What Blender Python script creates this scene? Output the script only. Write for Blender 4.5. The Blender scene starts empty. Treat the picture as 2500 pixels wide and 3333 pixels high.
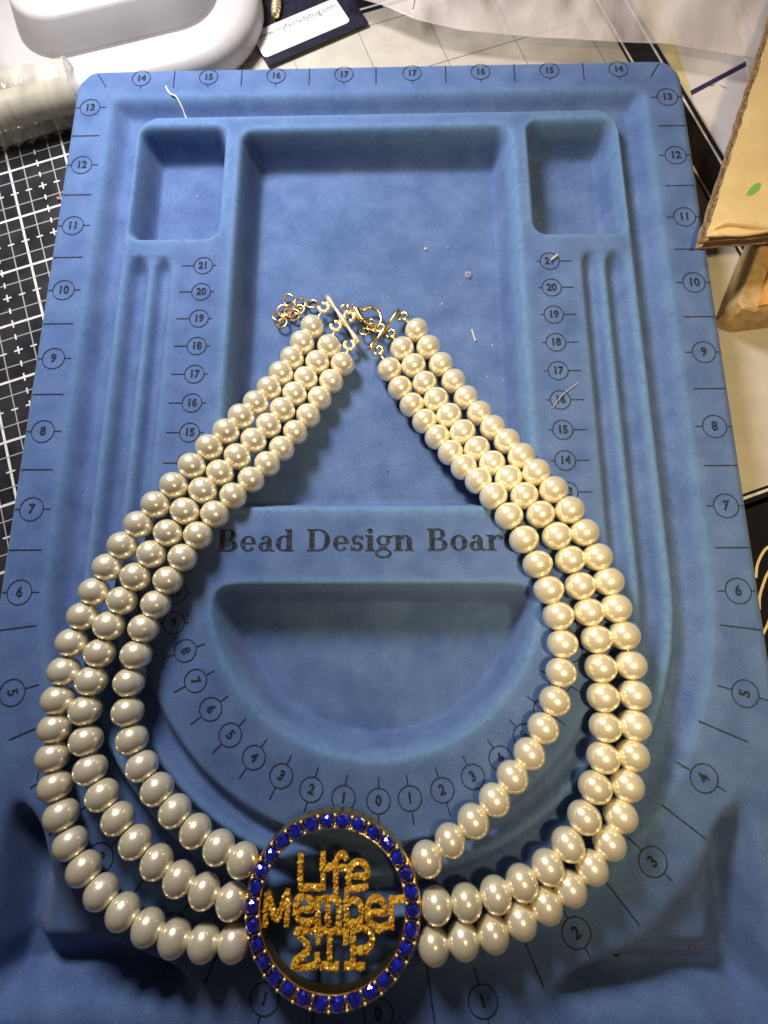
import bpy, bmesh, math, random
import numpy as np
from mathutils import Vector, Matrix, noise
random.seed(4)
# 1 Blender unit = 1 inch. Board rim = z 0, board centre line = x 0.
CAM = {"f": 1650.0, "C": [0.2155, 5.689, 5.9499], "R": [[0.999845, -0.000996, -0.017595], [0.004606, 0.978464, 0.206366], [0.017011, -0.206415, 0.978317]]}
STRANDS = {"L1": [[-0.888, 9.657, -0.39], [-1.019, 9.412, -0.383], [-1.147, 9.161, -0.351], [-1.274, 8.909, -0.293], [-1.406, 8.657, -0.218], [-1.546, 8.416, -0.132], [-1.694, 8.19, -0.039], [-1.843, 7.96, 0.048], [-2.013, 7.73, 0.117], [-2.187, 7.481, 0.165], [-2.37, 7.234, 0.194], [-2.558, 6.999, 0.208], [-2.734, 6.764, 0.21], [-2.894, 6.519, 0.21], [-3.043, 6.269, 0.21], [-3.164, 5.995, 0.21], [-3.261, 5.723, 0.21], [-3.349, 5.438, 0.21], [-3.396, 5.135, 0.21], [-3.425, 4.835, 0.21], [-3.422, 4.546, 0.21], [-3.406, 4.261, 0.21], [-3.343, 3.976, 0.21], [-3.241, 3.701, 0.21], [-3.112, 3.439, 0.21], [-2.941, 3.207, 0.21], [-2.739, 2.999, 0.21], [-2.499, 2.826, 0.21], [-2.233, 2.693, 0.21], [-1.958, 2.599, 0.21], [-1.665, 2.565, 0.21], [-1.368, 2.568, 0.21]], "L2": [[-0.645, 9.354, -0.39], [-0.801, 9.115, -0.384], [-0.948, 8.864, -0.354], [-1.081, 8.614, -0.296], [-1.218, 8.357, -0.227], [-1.371, 8.113, -0.149], [-1.53, 7.881, -0.066], [-1.694, 7.645, 0.014], [-1.869, 7.418, 0.087], [-2.04, 7.182, 0.146], [-2.216, 6.924, 0.186], [-2.382, 6.663, 0.207], [-2.55, 6.418, 0.21], [-2.709, 6.16, 0.21], [-2.838, 5.895, 0.21], [-2.952, 5.618, 0.21], [-3.022, 5.324, 0.21], [-3.079, 5.032, 0.21], [-3.11, 4.727, 0.21], [-3.065, 4.423, 0.21], [-2.987, 4.139, 0.21], [-2.831, 3.891, 0.21], [-2.642, 3.668, 0.21], [-2.438, 3.452, 0.21], [-2.199, 3.27, 0.21], [-1.958, 3.119, 0.21], [-1.693, 3.012, 0.21], [-1.41, 2.928, 0.21]], "L3": [[-0.457, 9.089, -0.39], [-0.605, 8.834, -0.385], [-0.754, 8.579, -0.362], [-0.892, 8.314, -0.319], [-1.044, 8.06, -0.258], [-1.194, 7.813, -0.181], [-1.346, 7.581, -0.092], [-1.511, 7.355, -0.003], [-1.694, 7.132, 0.076], [-1.877, 6.896, 0.139], [-2.038, 6.637, 0.183], [-2.188, 6.378, 0.207], [-2.332, 6.12, 0.21], [-2.446, 5.851, 0.21], [-2.558, 5.589, 0.21], [-2.614, 5.305, 0.21], [-2.664, 5.015, 0.21], [-2.648, 4.714, 0.21], [-2.575, 4.433, 0.21], [-2.443, 4.173, 0.21], [-2.261, 3.948, 0.21], [-2.056, 3.743, 0.21], [-1.826, 3.557, 0.21], [-1.576, 3.407, 0.21], [-1.325, 3.293, 0.21]], "R1": [[0.181, 9.006, -0.39], [0.325, 8.73, -0.386], [0.479, 8.478, -0.369], [0.642, 8.231, -0.334], [0.799, 7.989, -0.277], [0.953, 7.752, -0.2], [1.1, 7.528, -0.102], [1.254, 7.324, 0.005], [1.408, 7.109, 0.098], [1.564, 6.854, 0.16], [1.713, 6.575, 0.194], [1.847, 6.292, 0.208], [1.95, 6.006, 0.21], [2.037, 5.722, 0.21], [2.062, 5.422, 0.21], [2.025, 5.124, 0.21], [1.937, 4.83, 0.21], [1.797, 4.558, 0.21], [1.636, 4.306, 0.21], [1.449, 4.082, 0.21], [1.251, 3.863, 0.21], [1.027, 3.664, 0.21], [0.788, 3.484, 0.21], [0.549, 3.316, 0.21]], "R2": [[0.354, 9.313, -0.39], [0.508, 9.055, -0.386], [0.653, 8.791, -0.368], [0.798, 8.532, -0.331], [0.956, 8.285, -0.279], [1.118, 8.032, -0.22], [1.281, 7.781, -0.149], [1.444, 7.56, -0.061], [1.614, 7.342, 0.029], [1.768, 7.108, 0.11], [1.927, 6.871, 0.172], [2.085, 6.613, 0.205], [2.215, 6.342, 0.21], [2.303, 6.049, 0.21], [2.377, 5.762, 0.21], [2.435, 5.474, 0.21], [2.454, 5.172, 0.21], [2.451, 4.874, 0.21], [2.448, 4.574, 0.21], [2.398, 4.273, 0.21], [2.29, 3.988, 0.21], [2.157, 3.705, 0.21], [1.973, 3.458, 0.21], [1.757, 3.252, 0.21], [1.491, 3.11, 0.21], [1.223, 3.003, 0.21], [0.931, 2.933, 0.21], [0.632, 2.905, 0.21]], "R3": [[0.559, 9.589, -0.39], [0.717, 9.33, -0.389], [0.88, 9.071, -0.385], [1.041, 8.815, -0.367], [1.193, 8.559, -0.33], [1.351, 8.312, -0.271], [1.5, 8.077, -0.188], [1.646, 7.857, -0.086], [1.788, 7.626, 0.015], [1.931, 7.397, 0.105], [2.097, 7.165, 0.171], [2.254, 6.915, 0.205], [2.399, 6.652, 0.21], [2.521, 6.372, 0.21], [2.621, 6.098, 0.21], [2.676, 5.806, 0.21], [2.737, 5.513, 0.21], [2.778, 5.202, 0.21], [2.784, 4.896, 0.21], [2.753, 4.593, 0.21], [2.704, 4.299, 0.21], [2.618, 4.011, 0.21], [2.525, 3.726, 0.21], [2.389, 3.472, 0.21], [2.192, 3.253, 0.21], [1.964, 3.064, 0.21], [1.714, 2.914, 0.21], [1.458, 2.779, 0.21], [1.18, 2.669, 0.21], [0.889, 2.608, 0.21], [0.596, 2.561, 0.21]]}
LET = {"L": [[[-0.732, 3.358], [-0.722, 3.058]], [[-0.722, 3.058], [-0.522, 3.052]]], "i": [[[-0.504, 3.359], [-0.497, 3.054]]], "f": [[[-0.365, 2.975], [-0.371, 3.258], [-0.356, 3.33], [-0.31, 3.359], [-0.269, 3.32]], [[-0.475, 3.245], [-0.268, 3.236]]], "e": [[[-0.221, 3.167], [-0.061, 3.17], [-0.068, 3.25], [-0.137, 3.285], [-0.211, 3.259], [-0.241, 3.167], [-0.232, 3.076], [-0.18, 3.049], [-0.055, 3.078]]], "M": [[[-1.064, 2.723], [-1.051, 3.015], [-0.956, 2.782], [-0.852, 3.017], [-0.849, 2.724]]], "e1": [[[-0.744, 2.868], [-0.602, 2.869], [-0.61, 2.943], [-0.679, 2.978], [-0.752, 2.952], [-0.764, 2.868], [-0.735, 2.784], [-0.661, 2.755], [-0.582, 2.771]]], "m": [[[-0.542, 2.964], [-0.532, 2.581]], [[-0.53, 2.934], [-0.491, 2.964], [-0.445, 2.935], [-0.441, 2.737]], [[-0.434, 2.935], [-0.383, 2.965], [-0.335, 2.926], [-0.331, 2.728]]], "b": [[[-0.259, 3.036], [-0.255, 2.739]], [[-0.252, 2.926], [-0.179, 2.957], [-0.116, 2.897], [-0.112, 2.799], [-0.165, 2.745], [-0.25, 2.759]]], "e2": [[[-0.031, 2.844], [0.118, 2.848], [0.104, 2.929], [0.036, 2.968], [-0.032, 2.938], [-0.051, 2.849], [-0.014, 2.751], [0.07, 2.707], [0.143, 2.742]]], "r": [[[0.186, 2.969], [0.189, 2.713]], [[0.194, 2.92], [0.24, 2.955], [0.319, 2.965]]], "S": [[[-0.532, 2.576], [-0.544, 2.673], [-0.748, 2.676], [-0.623, 2.537], [-0.777, 2.387], [-0.561, 2.384], [-0.543, 2.47]]], "G": [[[-0.423, 2.674], [-0.416, 2.383]], [[-0.512, 2.678], [-0.26, 2.68], [-0.266, 2.578]], [[-0.499, 2.38], [-0.341, 2.382]]], "P": [[[-0.193, 2.695], [-0.189, 2.385]], [[-0.193, 2.695], [-0.081, 2.711], [-0.01, 2.653], [-0.01, 2.576], [-0.074, 2.522], [-0.185, 2.526]], [[-0.263, 2.382], [-0.086, 2.384]]]}
JOIN = [[[-1.102, 2.766], [-1.158, 2.761]], [[0.319, 2.965], [0.387, 2.971]], [[-0.704, 3.053], [-0.701, 2.953]], [[-0.514, 2.737], [-0.512, 2.678]], [[-0.334, 2.738], [-0.333, 2.675]], [[-0.255, 2.758], [-0.221, 2.681]]]
BARL = [[-0.694, 10.122, -0.43], [-0.233, 9.389, -0.43]]
BARR = [[0.32, 9.894, -0.43], [-0.096, 9.295, -0.43]]
LOOPL = [[-0.738, 9.967, -0.43], [-0.563, 9.679, -0.43], [-0.37, 9.384, -0.43], [-0.376, 9.819, -0.43]]
LOOPR = [[0.376, 9.814, -0.43], [0.2, 9.552, -0.43], [0.034, 9.298, -0.43], [0.055, 9.64, -0.43]]
LINKS = [[-0.921, 10.089, -0.5], [-1.089, 10.094, -0.5], [-1.256, 10.139, -0.5], [-1.108, 10.002, -0.5], [-1.229, 9.939, -0.5], [-1.162, 9.898, -0.5], [-1.333, 9.981, -0.5], [-1.391, 9.881, -0.5], [-1.332, 9.775, -0.5], [-0.449, 9.976, -0.45], [-0.355, 9.991, -0.45]]
LINKS2 = [[-0.166, 9.622, -0.46], [-0.081, 9.668, -0.46], [-0.081, 9.771, -0.46], [-0.002, 9.635, -0.46]]
CLASP = [[-0.281, 9.945, -0.43], [-0.245, 9.857, -0.43], [-0.187, 9.769, -0.43]]
HOOK = [[-0.281, 9.945, -0.43], [-0.174, 9.943, -0.43], [-0.074, 9.979, -0.43], [0.027, 9.917, -0.43], [0.072, 9.789, -0.43], [0.027, 9.687, -0.43], [-0.065, 9.681, -0.43], [-0.173, 9.761, -0.43]]
CRYSTAL = [1.319, 10.552, -0.53]
SPECKS = [[0.718, 10.997, -0.545], [1.045, 11.02, -0.545], [0.935, 10.091, -0.545], [1.624, 9.438, -0.545], [1.533, 8.966, -0.545], [1.752, 8.906, -0.545], [0.182, 10.208, -0.545], [0.15, 7.623, -0.545], [-2.706, 11.921, -0.49]]
SLIVER = [[1.341, 9.679, -0.54], [1.388, 9.501, -0.54]]
SLIVER2 = [[2.331, 10.351, 0.012], [2.424, 10.422, 0.012]]
HAIR = [[2.558, 8.595, 0.012], [2.435, 8.502, 0.012], [2.327, 8.41, 0.012], [2.216, 8.256, 0.012]]
THREAD = [[-3.082, 13.339, -0.12], [-3.045, 13.261, -0.12], [-2.994, 13.193, -0.12], [-2.922, 13.161, -0.12], [-2.865, 13.08, -0.12], [-2.84, 13.013, -0.12], [-2.813, 12.958, -0.12]]
BSPECK = [2.614, 2.142, -0.2]
OSPECK = [3.35, 2.289, -0.33]
PINK = [-4.887, 12.007, -0.6]

scn = bpy.context.scene
C = scn.collection
# ---------------------------------------------------------------- camera
cam = bpy.data.objects.new('camera', bpy.data.cameras.new('camera'))
C.objects.link(cam); scn.camera = cam
cam.data.sensor_fit = 'HORIZONTAL'; cam.data.sensor_width = 36
cam.data.lens = 36 * CAM['f'] / 2500
cam.data.clip_start = 0.05; cam.data.clip_end = 200
R = Matrix(CAM['R']).transposed()
cam.matrix_world = Matrix.Translation(CAM['C']) @ R.to_4x4()
cam.data.dof.use_dof = True
cam.data.dof.focus_distance = 6.1
cam.data.dof.aperture_fstop = 24*24/25.4/2 * 0.030 / 0.030 / 1.0
cam.data.dof.aperture_fstop = 0.55
# ---------------------------------------------------------------- light
w = bpy.data.worlds.new('World'); scn.world = w; w.use_nodes = True
w.node_tree.nodes['Background'].inputs[0].default_value = (0.80, 0.62, 0.52, 1)
w.node_tree.nodes['Background'].inputs[1].default_value = 0.085
def area(name, loc, target, size, power, color, shape='DISK', size_y=None, spread=180):
    l = bpy.data.lights.new(name, 'AREA'); l.shape = shape; l.size = size
    if size_y: l.size_y = size_y
    l.energy = power; l.color = color; l.spread = math.radians(spread)
    o = bpy.data.objects.new(name, l); C.objects.link(o); o.location = loc
    o.rotation_euler = (Vector(target) - Vector(loc)).to_track_quat('-Z', 'Y').to_euler()
    return o
area('cool_desk_lamp', (-4.1, 15.0, 6.9), (-0.5, 8.0, 0), 3.0, 1900, (1.0, 0.965, 0.93))
sp_ = bpy.data.lights.new('warm_lamp', 'SPOT'); sp_.energy = 3700; sp_.color = (1.0, 0.76, 0.38); sp_.spot_size = math.radians(92); sp_.spot_blend = 1.0; sp_.shadow_soft_size = .42
wl = bpy.data.objects.new('warm_lamp', sp_); C.objects.link(wl); wl.location = (2.35, 5.1, 8.7)
wl.rotation_euler = (Vector((4.2, 7.9, 0)) - Vector((2.35, 5.1, 8.7))).to_track_quat('-Z', 'Y').to_euler()
scn.view_settings.view_transform = 'Standard'
scn.view_settings.look = 'None'
scn.view_settings.exposure = 0
scn.view_settings.gamma = 1
scn.cycles.caustics_reflective = True
scn.cycles.max_bounces = 8

# ---------------------------------------------------------------- helpers
def mat(name, base, rough=0.6, metal=0.0, **kw):
    m = bpy.data.materials.new(name); m.use_nodes = True
    b = m.node_tree.nodes['Principled BSDF']
    b.inputs['Base Color'].default_value = (*base, 1)
    b.inputs['Roughness'].default_value = rough
    b.inputs['Metallic'].default_value = metal
    for k, v in kw.items(): b.inputs[k.replace('_', ' ')].default_value = v
    return m
def nodes(m): return m.node_tree.nodes, m.node_tree.links, m.node_tree.nodes['Principled BSDF']
def noise_color(m, c1, c2, scale=20, lo=0.35, hi=0.65, detail=6, bump=0.0, bscale=None, c3=None, dist=0.02, fine=None):
    n, l, b = nodes(m)
    tc = n.new('ShaderNodeTexCoord')
    nz = n.new('ShaderNodeTexNoise'); nz.inputs['Scale'].default_value = scale; nz.inputs['Detail'].default_value = detail
    l.new(tc.outputs['Object'], nz.inputs['Vector'])
    cr = n.new('ShaderNodeValToRGB')
    cr.color_ramp.elements[0].position = lo; cr.color_ramp.elements[0].color = (*c1, 1)
    cr.color_ramp.elements[1].position = hi; cr.color_ramp.elements[1].color = (*c2, 1)
    l.new(nz.outputs['Fac'], cr.inputs['Fac'])
    out = cr.outputs['Color']
    if fine:
        n2 = n.new('ShaderNodeTexNoise'); n2.inputs['Scale'].default_value = fine[0]; n2.inputs['Detail'].default_value = 3
        l.new(tc.outputs['Object'], n2.inputs['Vector'])
        mr = n.new('ShaderNodeMapRange'); mr.inputs['From Min'].default_value = .3; mr.inputs['From Max'].default_value = .7
        mr.inputs['To Min'].default_value = 1 - fine[1]; mr.inputs['To Max'].default_value = 1 + fine[1]
        l.new(n2.outputs['Fac'], mr.inputs['Value'])
        mx = n.new('ShaderNodeVectorMath'); mx.operation = 'SCALE'
        l.new(out, mx.inputs[0]); l.new(mr.outputs['Result'], mx.inputs['Scale']); out = mx.outputs['Vector']
    l.new(out, b.inputs['Base Color'])
    if bump:
        n3 = n.new('ShaderNodeTexNoise'); n3.inputs['Scale'].default_value = bscale or scale * 5; n3.inputs['Detail'].default_value = 4
        l.new(tc.outputs['Object'], n3.inputs['Vector'])
        bp = n.new('ShaderNodeBump'); bp.inputs['Strength'].default_value = bump; bp.inputs['Distance'].default_value = dist
        l.new(n3.outputs['Fac'], bp.inputs['Height']); l.new(bp.outputs['Normal'], b.inputs['Normal'])
    return m
def link_mesh(name, me, m=None, parent=None, kind=None, smooth=False):
    o = bpy.data.objects.new(name, me); C.objects.link(o)
    if m is not None and not me.materials:
        me.materials.append(m)
    if parent: o.parent = parent
    if kind: o['kind'] = kind
    if smooth: me.polygons.foreach_set('use_smooth', [True] * len(me.polygons))
    return o
def obj(name, bm, m, parent=None, kind=None, smooth=False):
    me = bpy.data.meshes.new(name); bmesh.ops.recalc_face_normals(bm, faces=bm.faces); bm.to_mesh(me); bm.free()
    return link_mesh(name, me, m, parent, kind, smooth)
def tag(o, label, cat, group=None):
    o['label'] = label; o['category'] = cat
    if group: o['group'] = group
    return o
def thing(name, label, cat, loc=(0, 0, 0), group=None):
    o = bpy.data.objects.new(name, None); C.objects.link(o); o.location = loc; o.empty_display_size = .2
    return tag(o, label, cat, group)
def child(o, parent):                       # keep world placement
    o.parent = parent; o.matrix_parent_inverse = Matrix.Translation(-Vector(parent.location))
    return o
def add_prism(bm, pts, z0, z1, taper=0):    # closed polygon pts (ccw) extruded
    n = len(pts); a = [bm.verts.new((p[0], p[1], z0)) for p in pts]; b = [bm.verts.new((p[0], p[1], z1)) for p in pts]
    bm.faces.new(a[::-1]); bm.faces.new(b)
    for i in range(n): bm.faces.new((a[i], a[(i+1) % n], b[(i+1) % n], b[i]))
def add_flat(bm, pts, z):
    bm.faces.new([bm.verts.new((p[0], p[1], z)) for p in pts])
def add_line(bm, p, q, wd, z):
    p = Vector(p[:2]); q = Vector(q[:2]); d = (q - p).normalized(); nrm = Vector((-d.y, d.x)) * wd / 2
    add_flat(bm, [p - nrm, q - nrm, q + nrm, p + nrm], z)
def add_ring(bm, c, r0, r1, z, n=28, a0=0, a1=2*math.pi, ex=1, ey=1):
    full = abs(a1 - a0 - 2*math.pi) < 1e-6
    k = n if full else n + 1
    A = []; B = []
    for i in range(k):
        a = a0 + (a1 - a0) * i / n
        A.append(bm.verts.new((c[0] + r0*ex*math.cos(a), c[1] + r0*ey*math.sin(a), z)))
        B.append(bm.verts.new((c[0] + r1*math.cos(a)*ex, c[1] + r1*math.sin(a)*ey, z)))
    for i in range(n):
        j = (i + 1) % k
        bm.faces.new((A[i], B[i], B[j], A[j]))
def add_tube(bm, pts, r, seg=8, closed=False, cap=True):
    pts = [Vector(p) for p in pts]; n = len(pts); rings = []
    rr = r if isinstance(r, (list, tuple)) else [r] * n
    up = None
    for i, p in enumerate(pts):
        if closed: t = (pts[(i+1) % n] - pts[i-1]).normalized()
        else: t = (pts[min(i+1, n-1)] - pts[max(i-1, 0)]).normalized()
        if up is None:
            up = Vector((0, 0, 1)) if abs(t.z) < .9 else Vector((1, 0, 0))
        s = t.cross(up).normalized(); up = s.cross(t).normalized()
        rings.append([bm.verts.new(p + (s*math.cos(2*math.pi*k/seg) + up*math.sin(2*math.pi*k/seg)) * rr[i]) for k in range(seg)])
    for i in range(n if closed else n - 1):
        a = rings[i]; b = rings[(i+1) % n]
        for k in range(seg): bm.faces.new((a[k], a[(k+1) % seg], b[(k+1) % seg], b[k]))
    if cap and not closed:
        bm.faces.new(rings[0][::-1]); bm.faces.new(rings[-1])
def torus_bm(bm, c, R_, r, axis=(0, 0, 1), n=20, seg=8, gap=0, rot=0):
    q = Vector(axis).normalized().to_track_quat('Z', 'Y').to_matrix()
    pts = []
    a0 = rot + gap/2; a1 = rot + 2*math.pi - gap/2
    k = n if gap == 0 else n + 1
    for i in range(k):
        a = a0 + (a1 - a0) * i / n
        pts.append(Vector(c) + q @ Vector((R_*math.cos(a), R_*math.sin(a), 0)))
    add_tube(bm, pts, r, seg, closed=(gap == 0))
def smooth_pts(pts, k=6, closed=False):      # Catmull-Rom
    P = [Vector(p) for p in pts]; out = []
    n = len(P)
    for i in range(n if closed else n - 1):
        p0 = P[i-1] if (i > 0 or closed) else P[0]; p1 = P[i]; p2 = P[(i+1) % n]; p3 = P[(i+2) % n] if (i+2 < n or closed) else P[-1]
        for j in range(k):
            t = j / k
            out.append(0.5*((2*p1) + (p2-p0)*t + (2*p0-5*p1+4*p2-p3)*t*t + (3*p1-p0-3*p2+p3)*t**3))
    if not closed: out.append(P[-1])
    return out
def rrect(cx, cy, hx, hy, r, rot=0, n=8):
    pts = []
    for sx, sy, a0 in ((1, -1, -90), (1, 1, 0), (-1, 1, 90), (-1, -1, 180)):
        for i in range(n + 1):
            a = math.radians(a0 + 90 * i / n)
            x = sx*(hx - r) + r*math.cos(a); y = sy*(hy - r) + r*math.sin(a)
            pts.append((cx + x*math.cos(rot) - y*math.sin(rot), cy + x*math.sin(rot) + y*math.cos(rot)))
    return pts

# ---------------------------------------------------------------- materials
M_flock = mat('blue_flock', (.1, .2, .42), .95, 0, Sheen_Weight=.12, Sheen_Roughness=.5)
M_flock.node_tree.nodes['Principled BSDF'].inputs['Sheen Tint'].default_value = (.75, .82, 1, 1)
M_flock.node_tree.nodes['Principled BSDF'].inputs['Specular IOR Level'].default_value = .15
noise_color(M_flock, (.058, .105, .255), (.098, .161, .338), 2.6, .3, .72, 8, bump=.45, bscale=130, dist=.012, fine=(75, .24))
def add_lint(m):
    n, l, b = nodes(m)
    src = b.inputs['Base Color'].links[0].from_socket
    tc = n.new('ShaderNodeTexCoord')
    v = n.new('ShaderNodeTexVoronoi'); v.inputs['Scale'].default_value = 5.5; v.feature = 'F1'; v.inputs['Randomness'].default_value = 1
    l.new(tc.outputs['Object'], v.inputs['Vector'])
    cr = n.new('ShaderNodeValToRGB'); cr.color_ramp.elements[0].position = .035; cr.color_ramp.elements[0].color = (.5, .5, .5, 1)
    cr.color_ramp.elements[1].position = .05; cr.color_ramp.elements[1].color = (0, 0, 0, 1)
    l.new(v.outputs['Distance'], cr.inputs['Fac'])
    n4 = n.new('ShaderNodeTexNoise'); n4.inputs['Scale'].default_value = 9; n4.inputs['Detail'].default_value = 10; n4.inputs['Roughness'].default_value = .75
    mp = n.new('ShaderNodeMapping'); mp.inputs['Scale'].default_value = (1, .55, 1); mp.inputs['Rotation'].default_value = (0, 0, .6)
    l.new(tc.outputs['Object'], mp.inputs['Vector']); l.new(mp.outputs['Vector'], n4.inputs['Vector'])
    c2 = n.new('ShaderNodeValToRGB'); c2.color_ramp.elements[0].position = .57; c2.color_ramp.elements[0].color = (0, 0, 0, 1)
    c2.color_ramp.elements[1].position = .78; c2.color_ramp.elements[1].color = (.24, .24, .24, 1)
    l.new(n4.outputs['Fac'], c2.inputs['Fac'])
    ad = n.new('ShaderNodeMix'); ad.data_type = 'RGBA'; ad.blend_type = 'ADD'; ad.inputs[0].default_value = .35
    l.new(c2.outputs['Color'], ad.inputs[6]); l.new(cr.outputs['Color'], ad.inputs[7])
    mx = n.new('ShaderNodeMix'); mx.data_type = 'RGBA'
    l.new(ad.outputs[2], mx.inputs[0]); l.new(src, mx.inputs[6]); mx.inputs[7].default_value = (.30, .37, .47, 1)
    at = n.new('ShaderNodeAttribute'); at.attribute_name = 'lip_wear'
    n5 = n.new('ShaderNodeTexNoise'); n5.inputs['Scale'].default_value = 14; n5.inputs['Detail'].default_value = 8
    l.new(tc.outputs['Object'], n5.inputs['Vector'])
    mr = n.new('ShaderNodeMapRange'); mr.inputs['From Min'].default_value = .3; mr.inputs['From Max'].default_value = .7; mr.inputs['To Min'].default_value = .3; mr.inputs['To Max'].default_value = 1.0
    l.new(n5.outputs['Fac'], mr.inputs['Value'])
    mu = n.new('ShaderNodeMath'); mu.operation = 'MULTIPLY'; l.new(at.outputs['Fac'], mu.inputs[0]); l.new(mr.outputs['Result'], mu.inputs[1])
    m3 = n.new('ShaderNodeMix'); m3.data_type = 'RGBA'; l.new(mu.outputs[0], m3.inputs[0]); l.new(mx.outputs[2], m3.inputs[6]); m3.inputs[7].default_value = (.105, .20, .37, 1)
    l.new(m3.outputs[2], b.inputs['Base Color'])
add_lint(M_flock)
M_ink = mat('board_ink', (.03, .035, .05), .9)
noise_color(M_ink, (.014, .016, .026), (.05, .065, .10), 30, .4, .75, 6)
M_ink.node_tree.nodes['Principled BSDF'].inputs['Specular IOR Level'].default_value = .1
def pearl_mat():
    m = mat('pearl', (.83, .77, .60), .27, 0, Coat_Weight=1.0, Coat_Roughness=.13, Coat_IOR=1.9, Subsurface_Weight=.0)
    n, l, b = nodes(m)
    oi = n.new('ShaderNodeObjectInfo')
    cr = n.new('ShaderNodeValToRGB')
    cr.color_ramp.elements[0].color = (.85, .74, .55, 1); cr.color_ramp.elements[1].color = (.93, .83, .65, 1)
    l.new(oi.outputs['Random'], cr.inputs['Fac'])
    lw = n.new('ShaderNodeLayerWeight'); lw.inputs['Blend'].default_value = .35
    mx = n.new('ShaderNodeMix'); mx.data_type = 'RGBA'
    l.new(lw.outputs['Facing'], mx.inputs[0]); l.new(cr.outputs['Color'], mx.inputs[6]); mx.inputs[7].default_value = (.82, .80, .54, 1)
    l.new(mx.outputs[2], b.inputs['Base Color'])
    b.inputs['Metallic'].default_value = .5
    return m
M_pearl = pearl_mat()
M_gold = mat('polished_gold', (.95, .66, .22), .22, 1.0)
M_gold2 = mat('pale_gold', (.98, .84, .50), .30, .75)
M_rose = mat('copper_gold_chain', (.74, .52, .24), .28, .9)
M_amber = mat('gold_glitter', (.90, .50, .045), 0.25, .2, Coat_Weight=.6, Coat_Roughness=.05)
def vary(m, c1, c2):
    n, l, b = nodes(m)
    g = n.new('ShaderNodeNewGeometry'); cr = n.new('ShaderNodeValToRGB')
    cr.color_ramp.elements[0].color = (*c1, 1); cr.color_ramp.elements[1].color = (*c2, 1)
    l.new(g.outputs['Random Per Island'], cr.inputs['Fac']); l.new(cr.outputs['Color'], b.inputs['Base Color'])
vary(M_amber, (.58, .21, .006), (1.0, .68, .07))
M_blue = mat('blue_rhinestone', (.008, .012, .62), .08, .55, Coat_Weight=1.0, Coat_Roughness=.02, IOR=1.75, Specular_IOR_Level=1.0)
def stone_nodes(m):
    n, l, b = nodes(m)
    lw = n.new('ShaderNodeTexNoise'); lw.inputs['Scale'].default_value = 14; lw.inputs['Detail'].default_value = 2
    tc = n.new('ShaderNodeTexCoord'); l.new(tc.outputs['Object'], lw.inputs['Vector'])
    cr = n.new('ShaderNodeValToRGB'); cr.color_ramp.elements[0].position = .36; cr.color_ramp.elements[0].color = (.001, .002, .16, 1)
    cr.color_ramp.elements[1].position = .62; cr.color_ramp.elements[1].color = (.008, .03, .95, 1)
    l.new(lw.outputs['Fac'], cr.inputs['Fac']); l.new(cr.outputs['Color'], b.inputs['Base Color'])
stone_nodes(M_blue)
M_white_mat = noise_color(mat('white_glass_mat', (.78, .75, .70), .25, Coat_Weight=.3), (.46, .43, .385), (.52, .485, .435), 3)
M_black_mat = noise_color(mat('black_vinyl_mat', (.02, .02, .024), .30), (.010, .010, .014), (.028, .027, .034), 2.5, bump=.15, bscale=200, dist=.004)
M_black_glass = mat('black_printed_glass', (.012, .011, .016), .16)
M_line_white = noise_color(mat('white_print', (.7, .7, .68), .5), (.55, .55, .54), (.74, .73, .70), 9)
M_line_dim = mat('dim_white_print', (.34, .34, .34), .5)
M_line_grey = mat('grey_print', (.16, .15, .16), .5)
M_line_black = mat('black_print', (.02, .018, .02), .35)
M_plastic = noise_color(mat('white_plastic', (.66, .64, .68), .42), (.40, .385, .40), (.44, .425, .44), 2, bump=.05, bscale=160, dist=.003)
M_card = noise_color(mat('black_card', (.015, .014, .03), .35), (.010, .010, .026), (.020, .019, .036), 12)
M_label = mat('white_label', (.80, .77, .78), .5)
M_text = mat('label_ink', (.22, .20, .22), .7)
M_yellow = noise_color(mat('yellow_paper', (.62, .55, .28), .8), (.56, .49, .24), (.66, .58, .30), 4)
M_paper = noise_color(mat('white_paper', (.72, .67, .68), .75), (.68, .63, .64), (.75, .70, .71), 1.5)
M_navy = mat('navy_print', (.03, .028, .10), .5)
M_table = noise_color(mat('white_table', (.62, .57, .50), .5), (.56, .51, .45), (.66, .61, .54), 1.2)
M_cardface = noise_color(mat('kraft_white_liner', (.70, .56, .30), .75), (.52, .385, .18), (.62, .475, .24), 1.6, bump=.3, bscale=7, dist=.02)
M_kraft = noise_color(mat('kraft_board', (.30, .18, .08), .85), (.20, .12, .055), (.40, .26, .13), 22, bump=.6, bscale=40, dist=.02)
M_gap_shade = mat('flute_gap_shade', (.085, .045, .022), .9)  # near-black brown, paints the shade inside the open flute gaps
M_wood = mat('raw_wood', (.42, .26, .11), .65)
noise_color(M_wood, (.33, .22, .10), (.48, .33, .155), 8, bump=.3, bscale=30, dist=.01)
M_green = mat('green_print', (.16, .36, .07), .6)
M_thread = mat('white_thread', (.8, .76, .7), .8)
M_speck = mat('pale_speck', (.50, .47, .46), .7)
M_crystal = mat('clear_crystal', (1, 1, 1), .02, 0, Transmission_Weight=.85, IOR=1.55)
M_string = mat('bead_string', (.75, .72, .6), .6)
def film(name, col, alpha, rough):
    m = mat(name, col, rough, 0, Coat_Weight=.5, Coat_Roughness=.12)
    n, l, b = nodes(m)
    b.inputs['Alpha'].default_value = alpha
    return m
M_bag = film('clear_plastic_bag', (.72, .64, .65), .48, .13)
M_tube = film('frosted_plastic_sleeve', (.66, .63, .52), .40, .16)
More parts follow.
